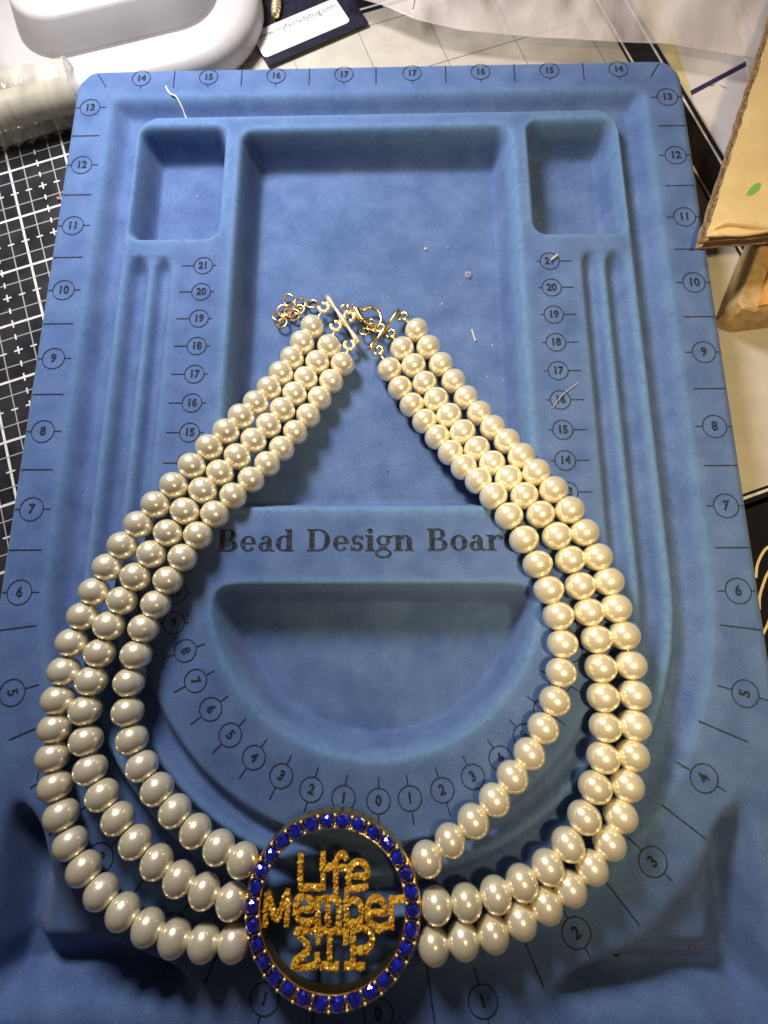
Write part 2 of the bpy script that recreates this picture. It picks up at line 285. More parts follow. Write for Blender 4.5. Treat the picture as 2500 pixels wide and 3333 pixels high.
for m_ in (M_bag, M_tube):
    n, l, b = nodes(m_)
    tc = n.new('ShaderNodeTexCoord'); nz = n.new('ShaderNodeTexNoise'); nz.inputs['Scale'].default_value = 1.6; nz.inputs['Detail'].default_value = 4
    mp = n.new('ShaderNodeMapping'); mp.inputs['Scale'].default_value = (1, .5, 1) if m_ is M_bag else (2.2, .25, .25)
    mp.inputs['Rotation'].default_value = (0, 0, .5 if m_ is M_bag else -.26)
    l.new(tc.outputs['Object'], mp.inputs[0]); l.new(mp.outputs[0], nz.inputs['Vector'])
    mr = n.new('ShaderNodeMapRange'); mr.inputs['From Min'].default_value = .35; mr.inputs['From Max'].default_value = .65
    a = b.inputs['Alpha'].default_value
    mr.inputs['To Min'].default_value = a - .18; mr.inputs['To Max'].default_value = min(1, a + .16)
    l.new(nz.outputs['Fac'], mr.inputs['Value']); l.new(mr.outputs['Result'], b.inputs['Alpha'])
    bp = n.new('ShaderNodeBump'); bp.inputs['Strength'].default_value = .5; bp.inputs['Distance'].default_value = .12
    l.new(nz.outputs['Fac'], bp.inputs['Height']); l.new(bp.outputs['Normal'], b.inputs['Normal'])

# ---------------------------------------------------------------- table and mats
bm = bmesh.new(); add_prism(bm, [(-30, -20), (30, -20), (30, 40), (-30, 40)], -1.6, -.70)
obj('table', bm, M_table, kind='structure')
AM = math.radians(19.2); CU, SU = math.cos(AM), math.sin(AM)
def uv(u, v): return (u*CU - v*SU, u*SU + v*CU)
# white glass mat: white field, black printed frame with a fine light line in it
wm = thing('glass_mat', 'white glass cutting mat with thin grid lines and black printed border under the blue board', 'cutting mat', (3, 8, -.7))
bm = bmesh.new(); add_prism(bm, [uv(-4.5, 1.5), uv(9.24, 1.5), uv(9.24, 17.5), uv(-4.5, 17.5)], -.70, -.655)
child(obj('glass_sheet', bm, M_white_mat), wm)
def uquad(name, u0, v0, u1, v1, m, z, par):
    b_ = bmesh.new(); add_flat(b_, [uv(u0, v0), uv(u1, v0), uv(u1, v1), uv(u0, v1)], z)
    return child(obj(name, b_, m), par)
uquad('border_band', 8.62, 5.3, 9.21, 14.86, M_black_glass, -.6535, wm)
uquad('border_band', -4.5, 1.5, 9.21, 5.3, M_black_glass, -.6535, wm)
uquad('border_band', -4.5, 14.86, 9.21, 17.5, M_black_glass, -.6535, wm)
uquad('border_line', 8.665, 5.17, 8.70, 14.93, M_line_white, -.652, wm)
uquad('border_line', 9.10, 1.5, 9.135, 17.5, M_line_white, -.652, wm)
uquad('border_line', -4.5, 5.225, 8.70, 5.262, M_line_white, -.652, wm)
uquad('border_line', -4.5, 14.94, 8.70, 14.975, M_line_white, -.652, wm)
uquad('border_line', -4.5, 5.1, 8.62, 5.16, M_line_black, -.6535, wm)
for u in (1.16, 2.345, 3.53, 4.715, 5.90, 7.085, 8.27): uquad('grid_line', u-.006, 12.0, u+.006, 14.86, M_line_grey, -.6535, wm)
for v in (14.58, 13.43): uquad('grid_line', -4.5, v-.006, 8.62, v+.006, M_line_grey, -.6518, wm)
for a_, b_ in (((4.87, 10.89), (5.02, 10.96)), ((5.02, 10.96), (4.96, 11.16))):
    bm = bmesh.new(); add_line(bm, a_, b_, .014, -.6505); child(obj('corner_mark', bm, M_line_grey), wm)
for pts in ([(4.86, 6.20), (4.90, 6.36), (4.98, 6.50), (5.07, 6.59), (5.25, 6.66)], [(4.84, 5.80), (4.87, 5.96), (4.93, 6.10), (5.02, 6.26), (5.16, 6.4)], [(4.84, 5.50), (4.88, 5.56), (4.93, 5.64), (5.0, 5.8), (5.06, 6.0)]):
    sp = smooth_pts([(x, y, 0) for x, y in pts], 6)
    bm = bmesh.new()
    L_ = []; R_ = []
    for i, p in enumerate(sp):
        t = (sp[min(i+1, len(sp)-1)] - sp[max(i-1, 0)]).normalized(); nrm = Vector((-t.y, t.x, 0))*.017
        L_.append(bm.verts.new((p.x+nrm.x, p.y+nrm.y, -.651))); R_.append(bm.verts.new((p.x-nrm.x, p.y-nrm.y, -.651)))
    for i in range(len(sp)-1): bm.faces.new((L_[i], R_[i], R_[i+1], L_[i+1]))
    child(obj('printed_curve', bm, mat('cream_print', (.75, .62, .38), .5)), wm)
# black grid mat at the left
bmth = thing('grid_mat', 'black self-healing cutting mat with white inch grid left of the blue board', 'cutting mat', (-6, 9, -.65))
bm = bmesh.new()
def uv2(u, v): return (-5.46 + u*CU - v*SU, 11.71 + u*SU + v*CU)
add_prism(bm, [uv2(-9, -12), uv2(2.2, -12), uv2(2.2, 2.95), uv2(-9, 2.95)], -.650, -.61)
child(obj('mat_sheet', bm, M_black_mat), bmth)
S_ = .885
for i in range(-3, 2):
    b_ = bmesh.new(); add_line(b_, uv2(i*S_, -9), uv2(i*S_, 2.6), .034, -.6085); child(obj('thick_line', b_, M_line_white), bmth)
    for q in (.25, .75):
        b_ = bmesh.new(); add_line(b_, uv2((i+q)*S_, -9), uv2((i+q)*S_, 2.6), .015, -.6075); child(obj('thin_line', b_, M_line_dim), bmth)
for j in range(-6, 3):
    b_ = bmesh.new(); add_line(b_, uv2(-3.4, j*S_), uv2(1.9, j*S_), .034, -.6065); child(obj('thick_line', b_, M_line_white), bmth)
    for q in (.25, .75):
        b_ = bmesh.new(); add_line(b_, uv2(-3.4, (j+q)*S_), uv2(1.9, (j+q)*S_), .015, -.6055); child(obj('thin_line', b_, M_line_dim), bmth)
b_ = bmesh.new()
for i in range(-3, 2):
    for j in range(-6, 3):
        def dash(cu, cv, hu, hv, z=-.6045): add_line(b_, uv2((i+cu)*S_-hu, (j+cv)*S_-hv), uv2((i+cu)*S_+hu, (j+cv)*S_+hv), .022, z)
        dash(.5, .5, .062, 0); dash(.5, .5, 0, .062, -.6035)
        dash(0, .5, .062, 0); dash(.25, .5, .048, 0); dash(.75, .5, .048, 0)
        dash(.5, 0, 0, .062); dash(.5, .25, 0, .045); dash(.5, .75, 0, .045)
child(obj('tick_print', b_, M_line_white, kind='stuff'), bmth)

# papers at the right
bm = bmesh.new(); add_prism(bm, [(4.2, 17), (4.1, 13.0), (5.9, 11.0), (7.4, 11.2), (7.4, 17)], -.6995, -.692)
pp = thing('paper_sheet', 'white paper with a thick navy line beside the top right corner of the board', 'paper', (5.3, 13, -.7))
child(obj('sheet', bm, M_paper), pp)
bm = bmesh.new(); add_line(bm, (4.70, 13.73), (6.0, 14.50), .085, -.6905); child(obj('navy_line', bm, M_navy), pp)
for a_, b_ in (((5.30, 14.05), (5.42, 14.07)), ((5.50, 14.06), (5.60, 14.0))):
    bm = bmesh.new(); add_line(bm, a_, b_, .014, -.6893); child(obj('pencil_mark', bm, mat('brown_mark', (.2, .09, .07), .8)), pp)
bm = bmesh.new()
pts = [(4.2, 16.6), (4.62, 16.6), (4.80, 15.5), (4.89, 14.92), (4.93, 14.5), (5.00, 14.08), (5.03, 13.65), (5.10, 13.2), (4.7, 12.9), (4.2, 13.9)]
add_prism(bm, pts, -.6885, -.680)
tag(obj('yellow_paper', bm, M_yellow), 'torn strip of pale yellow paper between mat border and white paper', 'paper')
bm = bmesh.new(); add_prism(bm, [(5.99, 14.75), (5.90, 12.9), (7.6, 12.6), (7.6, 16.4), (6.05, 16.4)], -.688, -.675)
tag(obj('paper_card', bm, mat('bright_paper', (.80, .76, .75), .7)), 'brighter white paper edge behind the cardboard flap', 'paper')
bm = bmesh.new(); add_prism(bm, [(-9.2, 13.45), (-5.50, 14.72), (-6.3, 17.2), (-9.8, 16.2)], -.606, -.60)
tag(obj('paper_sheet', bm, M_paper), 'white paper sheet at the left edge behind the frosted plastic roll', 'paper')

# ---------------------------------------------------------------- white plastic stand
st = thing('plastic_stand', 'white plastic stand with rounded square base and raised rounded block', 'stand', (-4.3, 15.9, -.6))
rot = math.radians(16)
def loft(name, levels, m, par):
    bm = bmesh.new(); prev = None; first = None
    for (cx, cy, hx, hy, r, z) in levels:
        ring = [bm.verts.new((x, y, z)) for x, y in rrect(cx, cy, hx, hy, r, rot, 14)]
        if prev:
            n = len(ring)
            for i in range(n): bm.faces.new((prev[i], prev[(i+1) % n], ring[(i+1) % n], ring[i]))
        else: first = ring
        prev = ring
    bm.faces.new(prev); bm.faces.new(first[::-1])
    return child(obj(name, bm, m, smooth=True), par)
cx, cy = -4.3, 15.92
o = loft('base', [(cx, cy, 2.17, 2.17, 1.38, -.62), (cx, cy, 2.24, 2.24, 1.42, -.50), (cx, cy, 2.24, 2.24, 1.42, -.30), (cx, cy, 2.20, 2.20, 1.40, -.20), (cx, cy, 2.10, 2.10, 1.34, -.135), (cx, cy, 2.03, 2.03, 1.3, -.12),
          (cx, cy, 1.64, 1.64, .80, -.12), (cx, cy, 1.60, 1.60, .76, -.16)], M_plastic, st)
o = loft('raised_block', [(cx, cy, 1.585, 1.585, .76, -.158), (cx, cy, 1.575, 1.575, .75, -.10), (cx, cy, 1.45, 1.45, .66, .24), (cx, cy, 1.43, 1.43, .64, .275), (cx, cy, 1.39, 1.39, .60, .30), (cx, cy, 1.30, 1.30, .5, .305)], M_plastic, st)
bm = bmesh.new(); bmesh.ops.create_icosphere(bm, subdivisions=1, radius=.03, matrix=Matrix.Translation((-5.02, 14.62, .31))); child(obj('blue_mark', bm, mat('blue_dot', (.25, .35, .55), .6)), st)
bm = bmesh.new(); add_line(bm, (-5.02, 14.19), (-4.80, 13.78), .012, -.117); child(obj('seam', bm, M_line_grey), st)

# ---------------------------------------------------------------- frosted roll at the left
def tube_thing():
    t = thing('plastic_sleeve', 'frosted clear plastic roll lying left of the blue board corner', 'plastic roll', (-5.6, 13.3, -.6))
    ax = Vector((math.cos(.26), math.sin(.26), 0)); p0 = Vector((-7.9, 12.63, -.17))
    prof = []
    L = 3.5
    s = 0
    N = 150
    bm = bmesh.new(); rings = []
    side = Vector((-ax.y, ax.x, 0)); up = Vector((0, 0, 1)); seg = 40
    for i in range(N + 1):
        s = L * i / N; r = .43
        for c_, w_, h_ in ((1.95, .05, .022), (2.12, .04, .03), (2.22, .03, .022), (2.34, .05, .03), (2.6, .03, .014), (1.7, .04, .015)):
            r += h_ * math.exp(-((s - c_) / w_) ** 2)
        if s > 2.4: r -= .03*(s-2.4)
        rings.append([bm.verts.new(p0 + ax*s + (side*math.cos(2*math.pi*k/seg) + up*math.sin(2*math.pi*k/seg)*.97) * r) for k in range(seg)])
    for i in range(N):
        for k in range(seg): bm.faces.new((rings[i][k], rings[i][(k+1) % seg], rings[i+1][(k+1) % seg], rings[i+1][k]))
    child(obj('sleeve', bm, M_tube, smooth=True), t)
    bm = bmesh.new()
    r_ = .22
    add_tube(bm, [p0 + ax*.2 + Vector((0, 0, -.03)), p0 + ax*(L-.1) + Vector((0, 0, -.03))], r_, 28)
    child(obj('inner_roll', bm, mat('rolled_film', (.36, .33, .27), .5), smooth=True), t)
    bm = bmesh.new(); torus_bm(bm, p0 + ax*(L-.005), .385, .02, ax, 32, 8); child(obj('end_rim', bm, M_tube, smooth=True), t)
tube_thing()

# ---------------------------------------------------------------- earring card
def text_mesh(s, size, bold=0.0, align='CENTER', shear=0, sx=1):
    cu = bpy.data.curves.new('t', 'FONT'); cu.body = s; cu.size = size; cu.align_x = align; cu.align_y = 'CENTER'; cu.offset = bold; cu.resolution_u = 3
    o = bpy.data.objects.new('t', cu); C.objects.link(o)
    bpy.context.view_layer.update()
    me = bpy.data.meshes.new_from_object(o.evaluated_get(bpy.context.evaluated_depsgraph_get()))
    bpy.data.objects.remove(o); bpy.data.curves.remove(cu)
    me.materials.clear()
    return me
cd = thing('jewelry_card', 'black jewelry card with a white website label behind the top edge of the board', 'card', (-1.4, 15.3, -.64))
rc = math.radians(27.6)
cA = Vector((-1.78, 14.50, 0)); e1 = Vector((math.cos(rc), math.sin(rc), 0)); e2 = Vector((-e1.y, e1.x, 0))
def cp(a, b): p = cA + e1*a + e2*b; return (p.x, p.y)
bm = bmesh.new(); add_prism(bm, [cp(0, 0), cp(1.84, 0), cp(1.84, 2.4), cp(0, 2.4)], -.60, -.578); child(obj('card', bm, M_card), cd)
bm = bmesh.new()
lab = rrect(.80, .44, .785, .29, .07, 0, 5)
add_prism(bm, [cp(px, py) for px, py in lab], -.5775, -.574)
lb = child(obj('label_sticker', bm, M_label), cd)
me = text_mesh('www.myfairladybug.com', .150, .0025)
me.transform(Matrix.Translation((*cp(.80, .585), -.5715)) @ Matrix.Rotation(rc, 4, 'Z'))
o = link_mesh('website_lettering', me, M_text); child(o, cd)
bm = bmesh.new(); add_line(bm, cp(.07, .50), cp(1.54, .50), .008, -.5728); child(obj('underline', bm, M_text), cd)
bl = thing('charm', 'small gold charm with ribbed barrel pinned on the black card', 'charm', (-1.68, 15.6, -.57))
for k_, r_ in enumerate((.06, .075, .085, .09, .08, .06)):
    bm = bmesh.new(); torus_bm(bm, (-1.66 - .004*k_, 15.80 - .07*k_, -.50), r_*.62, .030, (0, 1, 0), 16, 6); child(obj('charm_ring', bm, M_gold2, smooth=True), bl)
bm = bmesh.new(); add_tube(bm, [(-1.65, 15.95, -.5), (-1.66, 15.7, -.5), (-1.68, 15.40, -.5)], [.045, .06, .035], 12); child(obj('charm_core', bm, M_gold, smooth=True), bl)

# ---------------------------------------------------------------- plastic bag, top right
def bag():
    nx, ny = 90, 46
    edge = [(-.6, 15.55), (.18, 15.25), (.63, 14.98), (1.37, 14.74), (2.48, 14.58), (3.57, 14.47), (4.47, 14.40), (5.2, 14.22), (5.87, 14.05), (7.2, 13.6)]
    bm = bmesh.new(); V = []
    for i in range(nx + 1):
        x = -.6 + 7.8 * i / nx
        for (xa, ya), (xb, yb) in zip(edge, edge[1:]):
            if xa <= x <= xb + 1e-6: y0 = ya + (yb - ya)*(x - xa)/(xb - xa); break
        col = []
        for j in range(ny + 1):
            t = j / ny; y = y0 + t * 3.4
            h = -.30 + .36*min(1, t*2.2)**.8*(.5 + .5*min(1, max(0, (x)/3))) 
            p = Vector((x*.9, y*.6, 0))
            h += .20*noise.noise(p*1.5)*min(1, t*6) + .11*noise.noise(p*3.1 + Vector((3, 1, 0)))*min(1, t*8)
            f = abs(noise.noise(Vector((x*.8 + y*.9, y*.25 - x*.2, 4))))
            h += .14*max(0, .25 - f)*4*.3*min(1, t*5)
            h = max(h, -.56)
            col.append(bm.verts.new((x, y, h)))
        V.append(col)
    for i in range(nx):
        for j in range(ny): bm.faces.new((V[i][j], V[i+1][j], V[i+1][j+1], V[i][j+1]))
    t = thing('plastic_bag', 'crumpled clear plastic bag lying across the top right behind the board', 'plastic bag', (3.5, 15.3, -.5))
    child(obj('bag_film', bm, M_bag, smooth=True), t)
    bm = bmesh.new()
    P = []
    for i in range(0, 79):
        x = .1 + 7.0 * i / 78
        for (xa, ya), (xb, yb) in zip(edge, edge[1:]):
            if xa <= x <= xb + 1e-6: y0 = ya + (yb - ya)*(x - xa)/(xb - xa); break
        P.append((x, y0 - .004, -.30))
    add_tube(bm, P, .010, 6); child(obj('bag_hem', bm, M_bag, smooth=True), t)
    bm = bmesh.new(); pts = [(.47, 15.75, -.1), (.50, 15.5, -.16), (.545, 15.27, -.22), (.56, 15.14, -.26)]
    add_tube(bm, pts, [.05, .045, .025, .006], 8); child(obj('bag_fold', bm, mat('bag_gusset', (.62, .58, .42), .2), smooth=True), t)
    bm = bmesh.new(); add_tube(bm, [(.60, 15.75, -.08), (.60, 15.5, -.13), (.585, 15.27, -.2), (.565, 15.13, -.25)], .012, 6); child(obj('bag_seam', bm, M_label, smooth=True), t)
bag()

# ---------------------------------------------------------------- cardboard flap and wood
bx = thing('cardboard_flap', 'cream faced corrugated cardboard flap with crushed corner and green leaf print', 'cardboard', (5, 11, 0))
def jag(p, q, n, amp, seed):
    rnd = random.Random(seed); out = []
    p = Vector(p); q = Vector(q); d = (q-p).normalized(); nn = Vector((-d.y, d.x))
    for i in range(n): out.append(p + (q-p)*i/n + nn*rnd.uniform(-amp, amp))
    return out
def slab(name, off, z0, z1, m, amp, seed):
    # corner, right end of the lower edge, far end
    c_ = Vector((4.13 + off, 10.36)); lo = Vector((7.6, 10.62)); top = Vector((6.15 + off, 15.4)); hi = Vector((9, 15.4))
    pts = jag(c_, lo, 34, amp, seed) + [lo, hi] + jag(top, c_, 50, amp, seed + 1)
    bm = bmesh.new(); add_prism(bm, [(p.x, p.y) for p in pts], z0, z1); return child(obj(name, bm, m), bx)
slab('lower_liner', 0, .17, .205, M_kraft, .012, 3)
slab('middle_liner', .035, .285, .315, M_kraft, .010, 5)
slab('upper_liner', .02, .375, .40, M_cardface, .010, 9)
slab('flute_shade_fill', .075, .207, .284, M_gap_shade, .006, 11)  # dark slabs between the liners stand in for the shaded gaps
slab('flute_shade_fill', .085, .317, .374, M_gap_shade, .006, 13)
bm = bmesh.new()
for k_ in range(46):
    t = k_/46; x = 4.17 + t*2.0; y = 10.42 + t*4.95
    for zz, ph in ((.245, 0), (.345, 1)):
        add_tube(bm, [(x + (.02 if (k_+ph) % 2 else .0), y, zz - .03), (x + .01, y + .055, zz + .03)], .010, 5)
child(obj('flute_ribs', bm, M_kraft, kind='stuff'), bx)
bm = bmesh.new(); add_flat(bm, [(4.72, 10.945), (4.80, 10.95), (4.88, 11.01), (4.935, 11.10), (4.93, 11.135), (4.86, 11.12), (4.79, 11.06), (4.745, 10.99)], .404); child(obj('leaf_print', bm, M_green), bx)
bm = bmesh.new(); sp = smooth_pts([(4.24, 10.46, .40), (4.42, 10.53, .415), (4.66, 10.50, .42), (4.95, 10.46, .405), (5.3, 10.5, .40)], 6); add_tube(bm, sp, [.012 + .028*math.sin(math.pi*i/(len(sp)-1)) for i in range(len(sp))], 8); child(obj('crush_crease', bm, M_cardface, smooth=True), bx)
bm = bmesh.new(); sp = smooth_pts([(4.25, 10.40, .39), (4.6, 10.37, .40), (5.0, 10.44, .40)], 5); add_tube(bm, sp, .02, 8); child(obj('crush_crease', bm, M_cardface, smooth=True), bx)

wd = thing('wooden_block', 'tan wooden block end lying under the cardboard flap', 'wood block', (5.3, 10.2, -.65))
bm = bmesh.new()
P0 = [(4.80, 9.80), (4.86, 9.70), (5.02, 9.645), (6.6, 9.85), (7.2, 11.6), (5.75, 11.7), (5.42, 11.1)]
lv = [(-.645, .02), (-.5, 0), (-.25, 0), (-.15, .01), (-.12, .035)]
cxy = Vector((5.9, 10.6)); prev = None
for z_, ins in lv:
    ring = [bm.verts.new(((Vector(p) + (cxy - Vector(p)).normalized()*ins).x, (Vector(p) + (cxy - Vector(p)).normalized()*ins).y, z_)) for p in P0]
    if prev:
        for i in range(len(ring)): bm.faces.new((prev[i], prev[(i+1) % len(ring)], ring[(i+1) % len(ring)], ring[i]))
    else: bm.faces.new(ring[::-1])
    prev = ring
bm.faces.new(prev)
child(obj('block', bm, M_wood), wd)
bm = bmesh.new(); add_prism(bm, [(5.03, 9.70), (6.5, 9.90), (7.1, 11.5), (5.85, 11.6), (5.55, 11.0)], -.119, -.06)
child(obj('top_strip', bm, noise_color(mat('orange_wood', (.5, .27, .07), .6), (.42, .22, .055), (.58, .33, .10), 7)), wd)

# ---------------------------------------------------------------- bead board
bd = thing('bead_board', 'blue flocked bead design board with compartments, grooves and printed scales', 'bead board', (0, 7.5, -.65))
def sstep(a, b, x): t = np.clip((x-a)/(b-a), 0, 1); return t*t*(3-2*t)
def wall(d, wdt):                       # d: distance inside the pocket (+); rounded lip, crisper foot
    t = np.clip(d/wdt, 0, 1); return np.where(t < .35, .5*(t/.35)**2*.35, 0) + np.where(t >= .35, .175*.35*0 + (.175 + (t-.35)*1.0)/(.175+.65), 0)*1 if False else sstep(0, 1, t)*.35 + .65*np.clip((t-.12)/.88, 0, 1)**1.15
def rbox(x, y, x0, x1, y0, y1, r):      # positive inside
    dx = np.abs(x-(x0+x1)/2) - ((x1-x0)/2 - r); dy = np.abs(y-(y0+y1)/2) - ((y1-y0)/2 - r)
    return -(np.hypot(np.maximum(dx, 0), np.maximum(dy, 0)) + np.minimum(np.maximum(dx, dy), 0) - r)
def height(x, y):
    ax = np.abs(x)
    s = np.where(y > 6.1, ax, np.hypot(x, y-6.1))
    h = np.zeros_like(x)
    # outer channel, all the way round
    r = .30; dx = ax-(3.42-r); dy = y-(12.80-r)
    top = np.hypot(np.maximum(dx, 0), np.maximum(dy, 0)) + np.minimum(np.maximum(dx, dy), 0) - r
    D = np.where(y > 6.1, top, s-3.42)
    r2 = .16; dx = ax-(3.86-r2); dy = y-(13.16-r2)
    topo = np.hypot(np.maximum(dx, 0), np.maximum(dy, 0)) + np.minimum(np.maximum(dx, dy), 0) - r2
    DO = np.where(y > 6.1, topo, s-3.86)
    h -= .21 * sstep(0, .13, D) * (1 - sstep(-.20, .03, DO))
    # two inner grooves on the sides, closed by rounded ends under the compartments
    for c_, hw, dep in ((3.21, .15, .15), (2.87, .125, .13)):
        yy = np.maximum(y - (10.40-hw), 0)*.55
        d = np.where(y > 6.1, np.hypot(ax - c_, yy), np.abs(s - c_))
        h -= dep * (1 - sstep(hw*.25, hw*1.12, d))
    h += -.02*sstep(0, .3, s-2.68)*(1-sstep(3.3, 3.42, s))*(y < 10.5)
    # wells
    h -= .55 * wall(rbox(x, y, -1.95, 1.95, 6.985, 12.58, .22), .19)
    for sg in (-1, 1):
        cx_ = sg*2.78
        h -= .50 * wall(rbox(x, y, cx_-.655, cx_+.655, 10.76, 12.66, .2), .17)
    d1 = 1.93 - np.hypot(x, y-6.1); d2 = 6.10 - y; k = .10
    dd = -np.log(np.exp(-d1/k) + np.exp(-d2/k))*k
    h -= .52 * wall(dd, .19)
    # lower corner scoops
    s2 = np.hypot(x, y-6.1)
    a = s2-4.42
    def prof(q, inner): return np.where(q > 0, 1 - .72*sstep(0, inner, q), 1 - sstep(0, .24, -q))
    gv = prof(3.80-ax, .42)*(1 - sstep(3.35, 4.0, y))*sstep(1.72, 2.05, y)
    gh = prof(y-2.07, .42)*(1 - sstep(2.9, 4.0, y))*sstep(1.55, 2.15, ax)*(1 - sstep(3.80, 4.10, ax))
    g = (gv**3 + gh**3)**(1/3)
    h -= .50*np.clip(g, 0, 1.05)*sstep(-.10, .50, a + .40*np.clip(g, 0, 1)**2)*sstep(-.20, .25, a)
    return h
nx, ny = 460, 630
Y0, Y1 = 1.25, 13.69
ys = np.linspace(Y0, Y1, ny); us = np.linspace(-1, 1, nx)
rad = .36
hw = np.where(ys > Y1-rad, 4.42-rad+np.sqrt(np.maximum(rad**2-(ys-(Y1-rad))**2, 0)), 4.42)
X = us[None, :]*hw[:, None]; Y = np.repeat(ys[:, None], nx, 1)
Hh = height(X, Y)
# soften the very rim
eu = np.minimum(np.minimum(X+hw[:, None], hw[:, None]-X), np.minimum(Y-Y0, Y1-Y))
Hh -= .05*np.clip(1-eu/.07, 0, 1)**2
def blur(a, k, it=2):
    for _ in range(it):
        for ax_ in (0, 1):
            p_ = np.pad(a, [(k, k) if i == ax_ else (0, 0) for i in (0, 1)], mode='edge')
            c_ = np.cumsum(p_, ax_); c_ = np.concatenate([np.zeros_like(np.take(c_, [0], ax_)), c_], ax_)
            n_ = a.shape[ax_]; a = (np.take(c_, range(2*k+1, 2*k+1+n_), ax_) - np.take(c_, range(0, n_), ax_))/(2*k+1)
    return a
Hh = blur(Hh, 1, 2)
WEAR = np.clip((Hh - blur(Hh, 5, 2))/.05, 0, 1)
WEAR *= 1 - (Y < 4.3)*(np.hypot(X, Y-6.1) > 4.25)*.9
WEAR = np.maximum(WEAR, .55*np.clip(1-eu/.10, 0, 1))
verts = np.stack([X, Y, Hh], -1).reshape(-1, 3)
idx = np.arange(nx*ny).reshape(ny, nx)
faces = np.stack([idx[:-1, :-1], idx[:-1, 1:], idx[1:, 1:], idx[1:, :-1]], -1).reshape(-1, 4)
loop = np.concatenate([idx[0, :], idx[1:, -1], idx[-1, -2::-1], idx[-2:0:-1, 0]])
base = verts[loop]
cen = np.array([0, 7.5, 0]); nn = len(loop)
allv = [verts]; allf = [faces]; prev = loop; off = len(verts)
nrm = np.roll(base, -1, 0) - np.roll(base, 1, 0); nrm = np.stack([nrm[:, 1], -nrm[:, 0], 0*nrm[:, 0]], 1); nrm /= np.linalg.norm(nrm, axis=1, keepdims=True)+1e-9
for dz, do in ((-.03, .018), (-.10, .026), (-.57, .035)):
    ring = base + nrm*do; ring[:, 2] = (base[:, 2] if dz == -.03 else -.05) + dz
    ids = np.arange(nn) + off; off += nn
    allv.append(ring); p2 = np.roll(prev, -1); i2 = np.roll(ids, -1)
    allf.append(np.stack([prev, ids, i2, p2], -1)); prev = ids
verts = np.concatenate(allv); faces = np.concatenate(allf)
me = bpy.data.meshes.new('tray')
me.vertices.add(len(verts)); me.vertices.foreach_set('co', verts.astype('f4').ravel())
me.loops.add(len(faces)*4); me.loops.foreach_set('vertex_index', faces.astype('i4').ravel())
me.polygons.add(len(faces)); me.polygons.foreach_set('loop_start', np.arange(0, len(faces)*4, 4, dtype='i4')); me.polygons.foreach_set('loop_total', np.full(len(faces), 4, 'i4'))
me.update(); me.validate()
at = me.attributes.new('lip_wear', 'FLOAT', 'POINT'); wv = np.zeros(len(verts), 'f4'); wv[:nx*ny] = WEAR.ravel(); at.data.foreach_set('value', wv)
child(link_mesh('tray', me, M_flock, smooth=True), bd)
def hz(x, y): return float(height(np.array([float(x)]), np.array([float(y)]))[0])

# printed scales -----------------------------------------------------------
digit_cache = {}
def label(n, x, y, ang, r, size, tail_out, tail_in, tang):
    """circle + number, tails along direction tang"""
    me = text_mesh(str(n), size*.98, .0055)
    bm = bmesh.new(); bm.from_mesh(me); bpy.data.meshes.remove(me)
    for v in bm.verts: v.co.z = 0; v.co.x *= .92
    bmesh.ops.rotate(bm, cent=(0, 0, 0), matrix=Matrix.Rotation(ang, 3, 'Z'), verts=bm.verts)
    add_ring(bm, (0, 0), r-.006, r+.006, 0, 36)
    d = Vector((math.cos(tang), math.sin(tang)))
    if tail_out: add_line(bm, d*(r+.006), d*(r+tail_out), .013, 0)
    if tail_in: add_line(bm, -d*(r+.006), -d*(r+tail_in), .013, 0)
    me = bpy.data.meshes.new('scale_number'); bm.to_mesh(me); bm.free()
    o = link_mesh('scale_number', me, M_ink); o.location = (x, y, .005)
    child(o, bd); return o
def tick(p, q, wd=.015):
    bm = bmesh.new(); add_line(bm, p, q, wd, .005); child(obj('tick_mark', bm, M_ink), bd)
for sg in (-1, 1):
    tg = 0 if sg > 0 else math.pi
    for n in range(6, 14):
        label(n, sg*4.175, n, 0, .145, .165, .075, .09, tg)
        if n < 13: tick((sg*3.98, n+.5), (sg*4.38, n+.5))
    for i, n in enumerate((17, 16, 15, 14)):
        x = sg*(.5+i) + .03; label(n, x, 13.515, 0, .135, .15, .0, .05, math.pi/2)
        tick((sg*(1+i)+.02, 13.33), (sg*(1+i)+.02, 13.64)) if i < 3 else None
    tick((sg*3.98, 13.36), (sg*4.12, 13.60))
    curve = {5: (4.09, 4.88), 4: (3.53, 4.02), 3: (2.90, 3.22), 2: (2.06, 2.57), 1: (1.09, 1.97)}
    for n, (x, y) in curve.items():
        a = math.atan2(y-6.1, sg*x)
        label(n, sg*x, y, a+math.pi/2, .145, .165, .10, .16, a)
    for a_, s0, s1 in ((-7.0, 3.95, 4.42), (-23, 3.85, 4.40), (-37.5, 3.85, 4.38), (-52, 3.85, 4.38), (-67, 3.85, 4.36), (-82, 3.85, 4.42)):
        a = math.radians(a_)
        tick((sg*s0*math.cos(a), 6.1+s0*math.sin(a)), (sg*s1*math.cos(a), 6.1+s1*math.sin(a)))
tick((.0, 13.33), (.0, 13.64))
label(0, .05, 1.85, 0, .145, .165, .1, .16, -math.pi/2)
for sg in (-1, 1):
    tg = 0 if sg < 0 else math.pi
    for n in range(9, 22):
        y = 2.0357 + .3957*n + (.05 if n == 9 else 0)
        label(n, sg*2.318, y, 0, .125, .145, .05, .17, tg)
    for n in range(1, 9):
        a = math.radians(-90 + sg*n*8.85)
        label(n, 2.318*math.cos(a)+.03, 6.1+2.318*math.sin(a), a+math.pi/2, .125, .145, .14, .11, a)
label(0, .05, 3.782, 0, .125, .145, .14, .11, -math.pi/2)

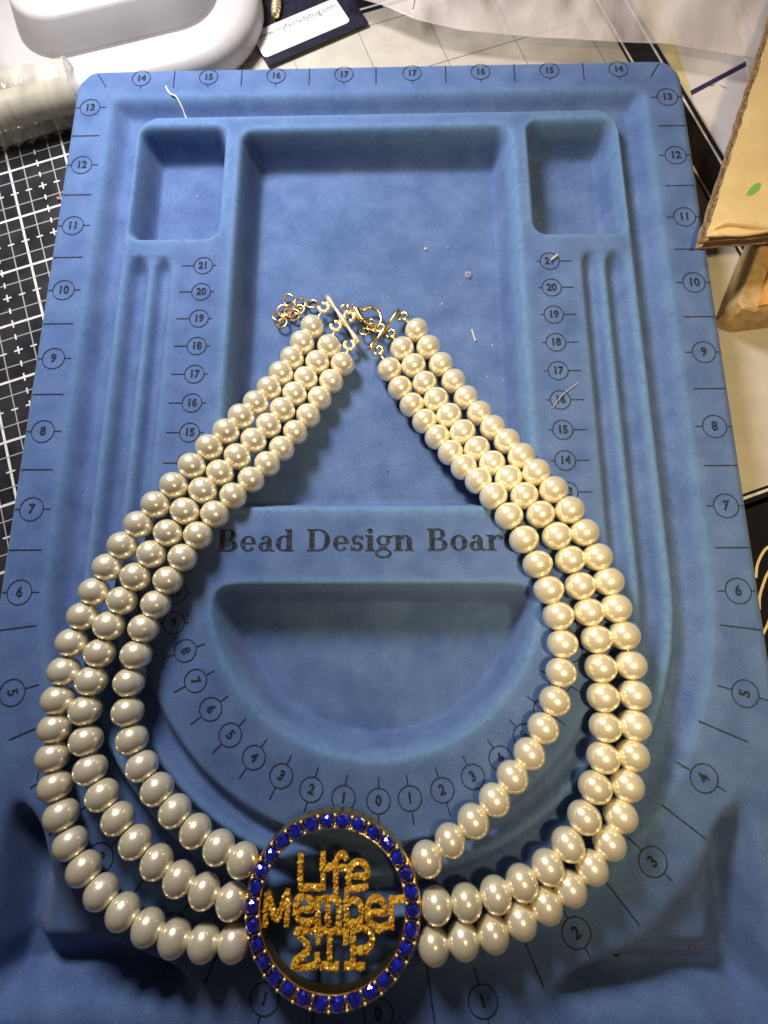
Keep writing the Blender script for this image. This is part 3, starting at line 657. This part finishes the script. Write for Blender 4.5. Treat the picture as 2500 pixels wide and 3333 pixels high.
# title lettering, built as a slab serif ------------------------------------
def title():
    bm = None; zc = [0.0]
    def nz(): zc[0] += .00004; return .005 + zc[0]
    H = .262; XH = .185; ST = .052; TH = .018
    cur = [None]
    def box(x0, y0, x1, y1): add_flat(cur[0], [(x0, y0), (x1, y0), (x1, y1), (x0, y1)], nz())
    def arc(cx_, cy_, rx, ry, a0, a1, thick=ST, thin=TH, n=20):
        A = []; B = []; z = nz()
        for i in range(n+1):
            a = math.radians(a0+(a1-a0)*i/n); w_ = thin+(thick-thin)*abs(math.cos(a))**1.5
            co, si = math.cos(a), math.sin(a)
            A.append(cur[0].verts.new((cx_+(rx-w_)*co, cy_+(ry-min(w_, ry*.9)*.75)*si, z))); B.append(cur[0].verts.new((cx_+rx*co, cy_+ry*si, z)))
        for i in range(n):
            try: cur[0].faces.new((A[i], B[i], B[i+1], A[i+1]))
            except ValueError: pass
    def stem(x, y0, y1, sb=True, stp='both'):
        box(x, y0, x+ST, y1)
        if sb: box(x-.022, y0, x+ST+.022, y0+.014)
        if stp == 'both': box(x-.022, y1-.014, x+ST+.022, y1)
        if stp == 'left': box(x-.026, y1-.014, x, y1)
    def gl_B(x):
        stem(x+.02, 0, H); box(x, 0, x+.12, .016); box(x, H-.016, x+.11, H); box(x+.06, .13, x+.12, .145)
        arc(x+.105, .2, .075, .063, -90, 90); arc(x+.11, .07, .09, .072, -90, 90); return .225
    def gl_D(x):
        stem(x+.02, 0, H); box(x, 0, x+.12, .016); box(x, H-.016, x+.12, H); arc(x+.11, H/2, .12, H/2, -90, 90); return .255
    def gl_e(x):
        arc(x+.085, XH/2, .08, XH/2, 25, 320); arc(x+.085, XH/2, .08, XH/2, 0, 26, .04); box(x+.03, XH/2-.006, x+.155, XH/2+.008); return .18
    def gl_a(x):
        box(x+.09, .01, x+.09+ST, XH*.72); arc(x+.085, XH*.68, .057, XH*.32, 0, 160, .045); arc(x+.075, .055, .065, .055, 60, 300, .045); box(x+.06, .092, x+.10, .106); box(x+.13, 0, x+.175, .014); return .18
    def gl_d(x):
        box(x+.115, 0, x+.115+ST, H); box(x+.09, H-.014, x+.12, H); box(x+.15, 0, x+.19, .014); arc(x+.09, XH/2, .085, XH/2, 50, 310); return .20
    def gl_s(x):
        arc(x+.07, XH*.73, .055, XH*.27, 30, 250, .035, .022); arc(x+.07, XH*.27, .06, XH*.27, -150, 75, .035, .022)
        box(x+.115, XH*.68, x+.128, XH); box(x+.008, 0, x+.021, XH*.32); box(x+.03, XH*.43, x+.10, XH*.57); return .15
    def gl_i(x):
        stem(x+.025, 0, XH, True, 'left'); add_ring(cur[0], (x+.05, .238), 0.0005, .028, nz(), 16); return .105
    def gl_g(x):
        arc(x+.08, XH*.66, .07, XH*.34, 0, 360, .04); arc(x+.08, -.03, .085, .055, 0, 360, .026, .02); box(x+.12, XH-.03, x+.175, XH-.008); box(x+.03, .03, x+.12, .048); return .18
    def gl_n(x):
        stem(x+.025, 0, XH, True, 'left'); stem(x+.135, 0, XH*.7, True, None); arc(x+.12, XH*.66, .067, XH*.34, 0, 150, .05); return .22
    def gl_o(x): arc(x+.09, XH/2, .085, XH/2, 0, 360); return .185
    def gl_r(x):
        stem(x+.025, 0, XH, True, 'left'); arc(x+.125, XH*.6, .06, XH*.4, 60, 160, .03); add_ring(cur[0], (x+.145, XH*.83), .0005, .025, nz(), 14); return .17
    G = dict(B=gl_B, e=gl_e, a=gl_a, d=gl_d, D=gl_D, s=gl_s, i=gl_i, g=gl_g, n=gl_n, o=gl_o, r=gl_r)
    adv = []
    for ps in (0, 1):
        x = 0
        for ch in 'Bead Design Board':
            if ch == ' ': x += .125; continue
            cur[0] = bm = bmesh.new(); wdt = G[ch](x)
            if ps == 1:
                for v in bm.verts: v.co.x = -1.868 + v.co.x*3.62/tot; v.co.y = 6.478 + v.co.y
                child(obj('printed_letter', bm, M_ink), bd)
            else: bm.free()
            x += wdt
        tot = x
title()

# ---------------------------------------------------------------- necklace
nk = thing('pearl_necklace', 'three strand cream pearl necklace with blue rhinestone Life Member medallion on the blue board', 'necklace', (0, 3, .1))
bm = bmesh.new(); bmesh.ops.create_uvsphere(bm, u_segments=28, v_segments=16, radius=.169)
for v in bm.verts:                          # slightly flattened along the hole, tiny dimple at the ends
    r_ = math.hypot(v.co.x, v.co.y); v.co.z *= .945
    if r_ < .035: v.co.z *= .965
pm = bpy.data.meshes.new('pearl'); bm.to_mesh(pm); bm.free()
pm.materials.append(M_pearl); pm.polygons.foreach_set('use_smooth', [True]*len(pm.polygons))
rnd = random.Random(8)
for key, pts in STRANDS.items():
    P = [Vector(p) for p in pts]; n = len(P)
    for i, p in enumerate(P):
        t = (P[min(i+1, n-1)] - P[max(i-1, 0)]).normalized()
        o = bpy.data.objects.new('pearl', pm); C.objects.link(o)
        o.rotation_mode = 'QUATERNION'; o.rotation_quaternion = t.to_track_quat('Z', 'Y') ; o.location = p
        f_ = rnd.uniform(.985, 1.015); o.scale = (f_, f_, f_)
        child(o, nk)
    bm = bmesh.new(); add_tube(bm, smooth_pts(P, 3), .014, 6); child(obj('strand_cord', bm, M_string, smooth=True), nk)

# medallion
MC = Vector((-.395, 2.902, 0)); MR = .789; ZT = .30
def ring_mesh(prof, m, name, parent, n=96):
    bm = bmesh.new(); rings = []
    for i in range(n):
        a = 2*math.pi*i/n
        rings.append([bm.verts.new((MC.x+r_*math.cos(a), MC.y+r_*math.sin(a), z_)) for r_, z_ in prof])
    k = len(prof)
    for i in range(n):
        for j in range(k): bm.faces.new((rings[i][j], rings[i][(j+1) % k], rings[(i+1) % n][(j+1) % k], rings[(i+1) % n][j]))
    return child(obj(name, bm, m, parent, smooth=False), nk)
ring_mesh([(.726, .13), (.862, .13), (.870, .15), (.872, ZT-.03), (.862, ZT-.01), (.848, ZT-.012), (.84, ZT-.045), (.738, ZT-.045), (.732, ZT-.012), (.722, ZT-.008), (.716, ZT-.02), (.716, .15)], M_gold, 'medallion_ring', nk)
# stones
bm = bmesh.new()
tiers = [(.030, .048, 8), (.052, .030, 8), (.066, .006, 16), (.060, -.02, 16), (.02, -.05, 8)]
rings = []
for r_, z_, n_ in ((.034, .036, 8), (.056, .022, 8), (.068, .004, 8), (.064, -.012, 8), (.03, -.045, 8)):
    off_ = math.pi/8 if len(rings) % 2 else 0
    rings.append([bm.verts.new((r_*math.cos(2*math.pi*k/8+off_), r_*math.sin(2*math.pi*k/8+off_), z_)) for k in range(8)])
bm.faces.new(rings[0])
for q in range(4):
    a, b = rings[q], rings[q+1]
    for k in range(8):
        if q % 2 == 0: bm.faces.new((a[k], b[k], a[(k+1) % 8])); bm.faces.new((a[(k+1) % 8], b[k], b[(k+1) % 8]))
        else: bm.faces.new((a[k], b[k], b[(k+1) % 8])); bm.faces.new((a[k], b[(k+1) % 8], a[(k+1) % 8]))
bm.faces.new(rings[4][::-1])
bmesh.ops.recalc_face_normals(bm, faces=bm.faces)
sm = bpy.data.meshes.new('rhinestone'); bm.to_mesh(sm); bm.free(); sm.materials.append(M_blue)
bm = bmesh.new(); bmesh.ops.create_icosphere(bm, subdivisions=2, radius=.0175)
prm = bpy.data.meshes.new('prong'); bm.to_mesh(prm); bm.free(); prm.materials.append(M_gold2); prm.polygons.foreach_set('use_smooth', [True]*len(prm.polygons))
for k in range(30):
    a = math.radians(-1 + 12*k)
    o = bpy.data.objects.new('rhinestone', sm); C.objects.link(o)
    o.location = MC + Vector((MR*math.cos(a), MR*math.sin(a), ZT-.012)); o.scale = (1.05, 1.05, 1.25); o.rotation_euler = (rnd.uniform(-.34, .34), rnd.uniform(-.34, .34), rnd.uniform(0, 6)); child(o, nk)
    a2 = a + math.radians(6)
    for r_ in (MR-.054, MR+.056):
        o = bpy.data.objects.new('prong', prm); C.objects.link(o); o.location = MC + Vector((r_*math.cos(a2), r_*math.sin(a2), ZT+.004)); child(o, nk)
    bm = bmesh.new(); p_ = MC + Vector((math.cos(a2)*(MR-.05), math.sin(a2)*(MR-.05), ZT-.03)); q_ = MC + Vector((math.cos(a2)*(MR+.05), math.sin(a2)*(MR+.05), ZT-.03))
    add_tube(bm, [p_, q_], .010, 6); child(obj('setting_bar', bm, M_gold), nk)
# letters: solid strokes covered with small faceted gold stones
rnd = random.Random(21)
ZL = .235
def letter(name, strokes, wd=.050):
    bm = bmesh.new()
    stones = []
    for s_ in strokes:
        P = [Vector((p[0], p[1], 0)) for p in s_]
        if len(P) > 2: P = smooth_pts(P, 4) if len(P) > 3 else P
        L = sum((b-a).length for a, b in zip(P, P[1:]))
        for a, b in zip(P, P[1:]):
            d = b-a
            if d.length < 1e-5: continue
            d = d.normalized(); nrm = Vector((-d.y, d.x, 0))*wd/2; e = d*wd*.25
            pts = [a-e-nrm, b+e-nrm, b+e+nrm, a-e+nrm]; z0 = rnd.uniform(0, .002)
            add_prism(bm, [(p.x, p.y) for p in pts], ZL-.05+z0, ZL+z0)
        cnt = max(4, int(L*wd/.00055))
        for _ in range(cnt):
            t = rnd.uniform(0, L); i = 0
            while i < len(P)-2 and t > (P[i+1]-P[i]).length: t -= (P[i+1]-P[i]).length; i += 1
            d = (P[i+1]-P[i]); q = P[i] + d.normalized()*min(t, d.length) if d.length > 1e-6 else P[i]
            nn_ = Vector((-d.y, d.x, 0)).normalized() if d.length > 1e-6 else Vector((1, 0, 0))
            q = q + nn_*rnd.uniform(-wd*.48, wd*.48)
            stones.append(q)
    for q in stones:
        r_ = rnd.choice((.010, .013, .016, .019))
        M_ = Matrix.Translation((q.x, q.y, ZL+.003)) @ Matrix.Rotation(rnd.uniform(0, 3), 4, (rnd.random(), rnd.random(), rnd.random()+.1))
        bmesh.ops.create_icosphere(bm, subdivisions=1, radius=r_, matrix=M_)
    return child(obj('letter', bm, M_amber), nk)
for k_, s_ in LET.items(): letter(k_, s_)
for s_ in JOIN:
    bm = bmesh.new(); add_tube(bm, [(s_[0][0], s_[0][1], ZL-.02), (s_[1][0], s_[1][1], ZL-.02)], .016, 8); child(obj('join_bar', bm, M_gold), nk)

# clasp hardware
def bar(pts, r, m):
    a, b = Vector(pts[0]), Vector(pts[1]); a.z += .06; b.z += .06
    bm = bmesh.new(); n = 12
    P = [a + (b-a)*i/n for i in range(n+1)]
    add_tube(bm, P, [r*(.75 + .25*math.sin(i*1.3)) for i in range(n+1)], 8); child(obj('spacer_bar', bm, m, smooth=True), nk)
bar(BARL, .044, M_gold2); bar(BARR, .032, M_gold)
for (p, rot_) in zip(LOOPL, (.1, 0, -.6, 1.9)):
    bm = bmesh.new(); torus_bm(bm, (p[0], p[1], p[2]+.02), .068, .029, (.1, .1, 1), 20, 8, gap=.9, rot=rot_); child(obj('bar_loop', bm, M_gold2, smooth=True), nk)
for (p, rot_) in zip(LOOPR, (.4, .4, .4, 2)):
    bm = bmesh.new(); torus_bm(bm, (p[0], p[1], p[2]+.02), .062, .022, (-.25, .2, 1), 20, 8, gap=.4, rot=rot_); child(obj('bar_loop', bm, M_gold, smooth=True), nk)
for i, p in enumerate(LINKS):
    bm = bmesh.new(); tilt = (.35*math.sin(i*2.1), .35*math.cos(i*1.7), 1)
    torus_bm(bm, (p[0], p[1], p[2] + .012*(i % 3)), .078 if i < 9 else .05, .016, tilt, 22, 7); child(obj('chain_link', bm, M_rose, smooth=True), nk)
for i, p in enumerate(LINKS2):
    bm = bmesh.new(); torus_bm(bm, (p[0], p[1], p[2] + .02*(i % 2)), .068 if i == 0 else .05, .014, (.5*math.sin(i*3), .4, 1), 22, 7); child(obj('chain_link', bm, M_gold, smooth=True), nk)
bm = bmesh.new(); add_tube(bm, smooth_pts(CLASP, 5), [.052-.0*i for i in range(11)], 12); child(obj('clasp_body', bm, M_gold, smooth=True), nk)
bm = bmesh.new(); add_tube(bm, smooth_pts(HOOK, 6), .024, 10); child(obj('clasp_hook', bm, M_gold, smooth=True), nk)
for S_k, ends in (('L1', LOOPL[0]), ('L2', LOOPL[1]), ('L3', LOOPL[2]), ('R3', LOOPR[0]), ('R2', LOOPR[1]), ('R1', LOOPR[2])):
    bm = bmesh.new(); a = Vector(STRANDS[S_k][0]); b = Vector(ends); d = (b-a).normalized(); add_tube(bm, [a + d*.14, b - d*.05], .018, 8); child(obj('cord_tip', bm, M_gold2, smooth=True), nk)

# ---------------------------------------------------------------- small litter on the board
bm = bmesh.new(); pts = [(x, y, hz(x, y) + .018) for x, y, z in THREAD]
add_tube(bm, smooth_pts(pts, 5), .0105, 7)
tag(obj('thread_scrap', bm, M_thread, smooth=True), 'wavy scrap of white thread in the top left channel of the board', 'thread')
bm = bmesh.new()
for k in range(12):
    a = 2*math.pi*k/12
x, y, z = CRYSTAL
torus_bm(bm, (x, y, hz(x, y)+.03), .030, .021, (.2, -.3, 1), 12, 6)
tag(obj('crystal_bead', bm, M_crystal), 'tiny clear crystal bead in the main well right of the clasp', 'bead')
names = ['largest pale crumb high in the main well above the clasp', 'faint cream crumb beside the pale crumb above the clasp', 'white grain at the foot of the tan streak near the clasp', 'white grain below the glass sliver in the main well', 'tiny grain right of the right pearl strands', 'lowest tiny grain beside the board number seventeen', 'pale crumb just above the chain links', 'brown crumb in the open triangle between the pearl strands', 'white grain in the top left compartment']
for i, (p, nm) in enumerate(zip(SPECKS, names)):
    bm = bmesh.new(); r_ = (.026, .017, .018, .013, .012, .013, .016, .022, .015)[i]
    bmesh.ops.create_icosphere(bm, subdivisions=1, radius=r_)
    for v in bm.verts: v.co *= rnd.uniform(.6, 1.2)
    for v in bm.verts: v.co += Vector((p[0], p[1], hz(p[0], p[1]) + r_*.5))
    m_ = mat('brown_speck', (.22, .15, .12), .8) if i == 7 else M_speck
    tag(obj('crumb', bm, m_), nm, 'crumb', 'crumbs scattered on the blue board')
bm = bmesh.new(); a, b = SLIVER; add_tube(bm, [(a[0], a[1], hz(*a[:2])+.02), (b[0], b[1], hz(*b[:2])+.02)], .012, 5)
tag(obj('glass_sliver', bm, M_speck), 'thin white sliver lying right of the pearls in the main well', 'sliver', 'slivers lying on the blue board')
bm = bmesh.new(); a, b = SLIVER2; add_tube(bm, [(a[0], a[1], .02), (b[0], b[1], .025)], .014, 5)
tag(obj('glass_sliver', bm, M_speck), 'short white sliver lying over the right printed number 21', 'sliver', 'slivers lying on the blue board')
bm = bmesh.new(); add_tube(bm, smooth_pts([(p[0], p[1], .012) for p in HAIR], 4), .0045, 5)
tag(obj('fibre', bm, mat('tan_fibre', (.42, .37, .28), .8)), 'fine tan fibre crossing the right printed number 16', 'fibre')
for p, r_, c_, nm, lb_ in ((BSPECK, .032, (.01, .01, .012), 'bead_crumb', 'black round speck in the lower right corner scoop'), (OSPECK, .02, (.25, .08, .02), 'bead_crumb', 'orange brown speck in the lower right corner scoop'), (PINK, .025, (.8, .25, .35), 'seed_bead', 'pink seed bead on the black mat touching the board edge')):
    bm = bmesh.new(); bmesh.ops.create_icosphere(bm, subdivisions=2, radius=r_)
    zz = hz(p[0], p[1]) + r_*.6 if abs(p[0]) < 4.4 else -.58
    bmesh.ops.translate(bm, verts=bm.verts, vec=(p[0], p[1], zz))
    tag(obj(nm, bm, mat(nm, c_, .5)), lb_, 'speck')
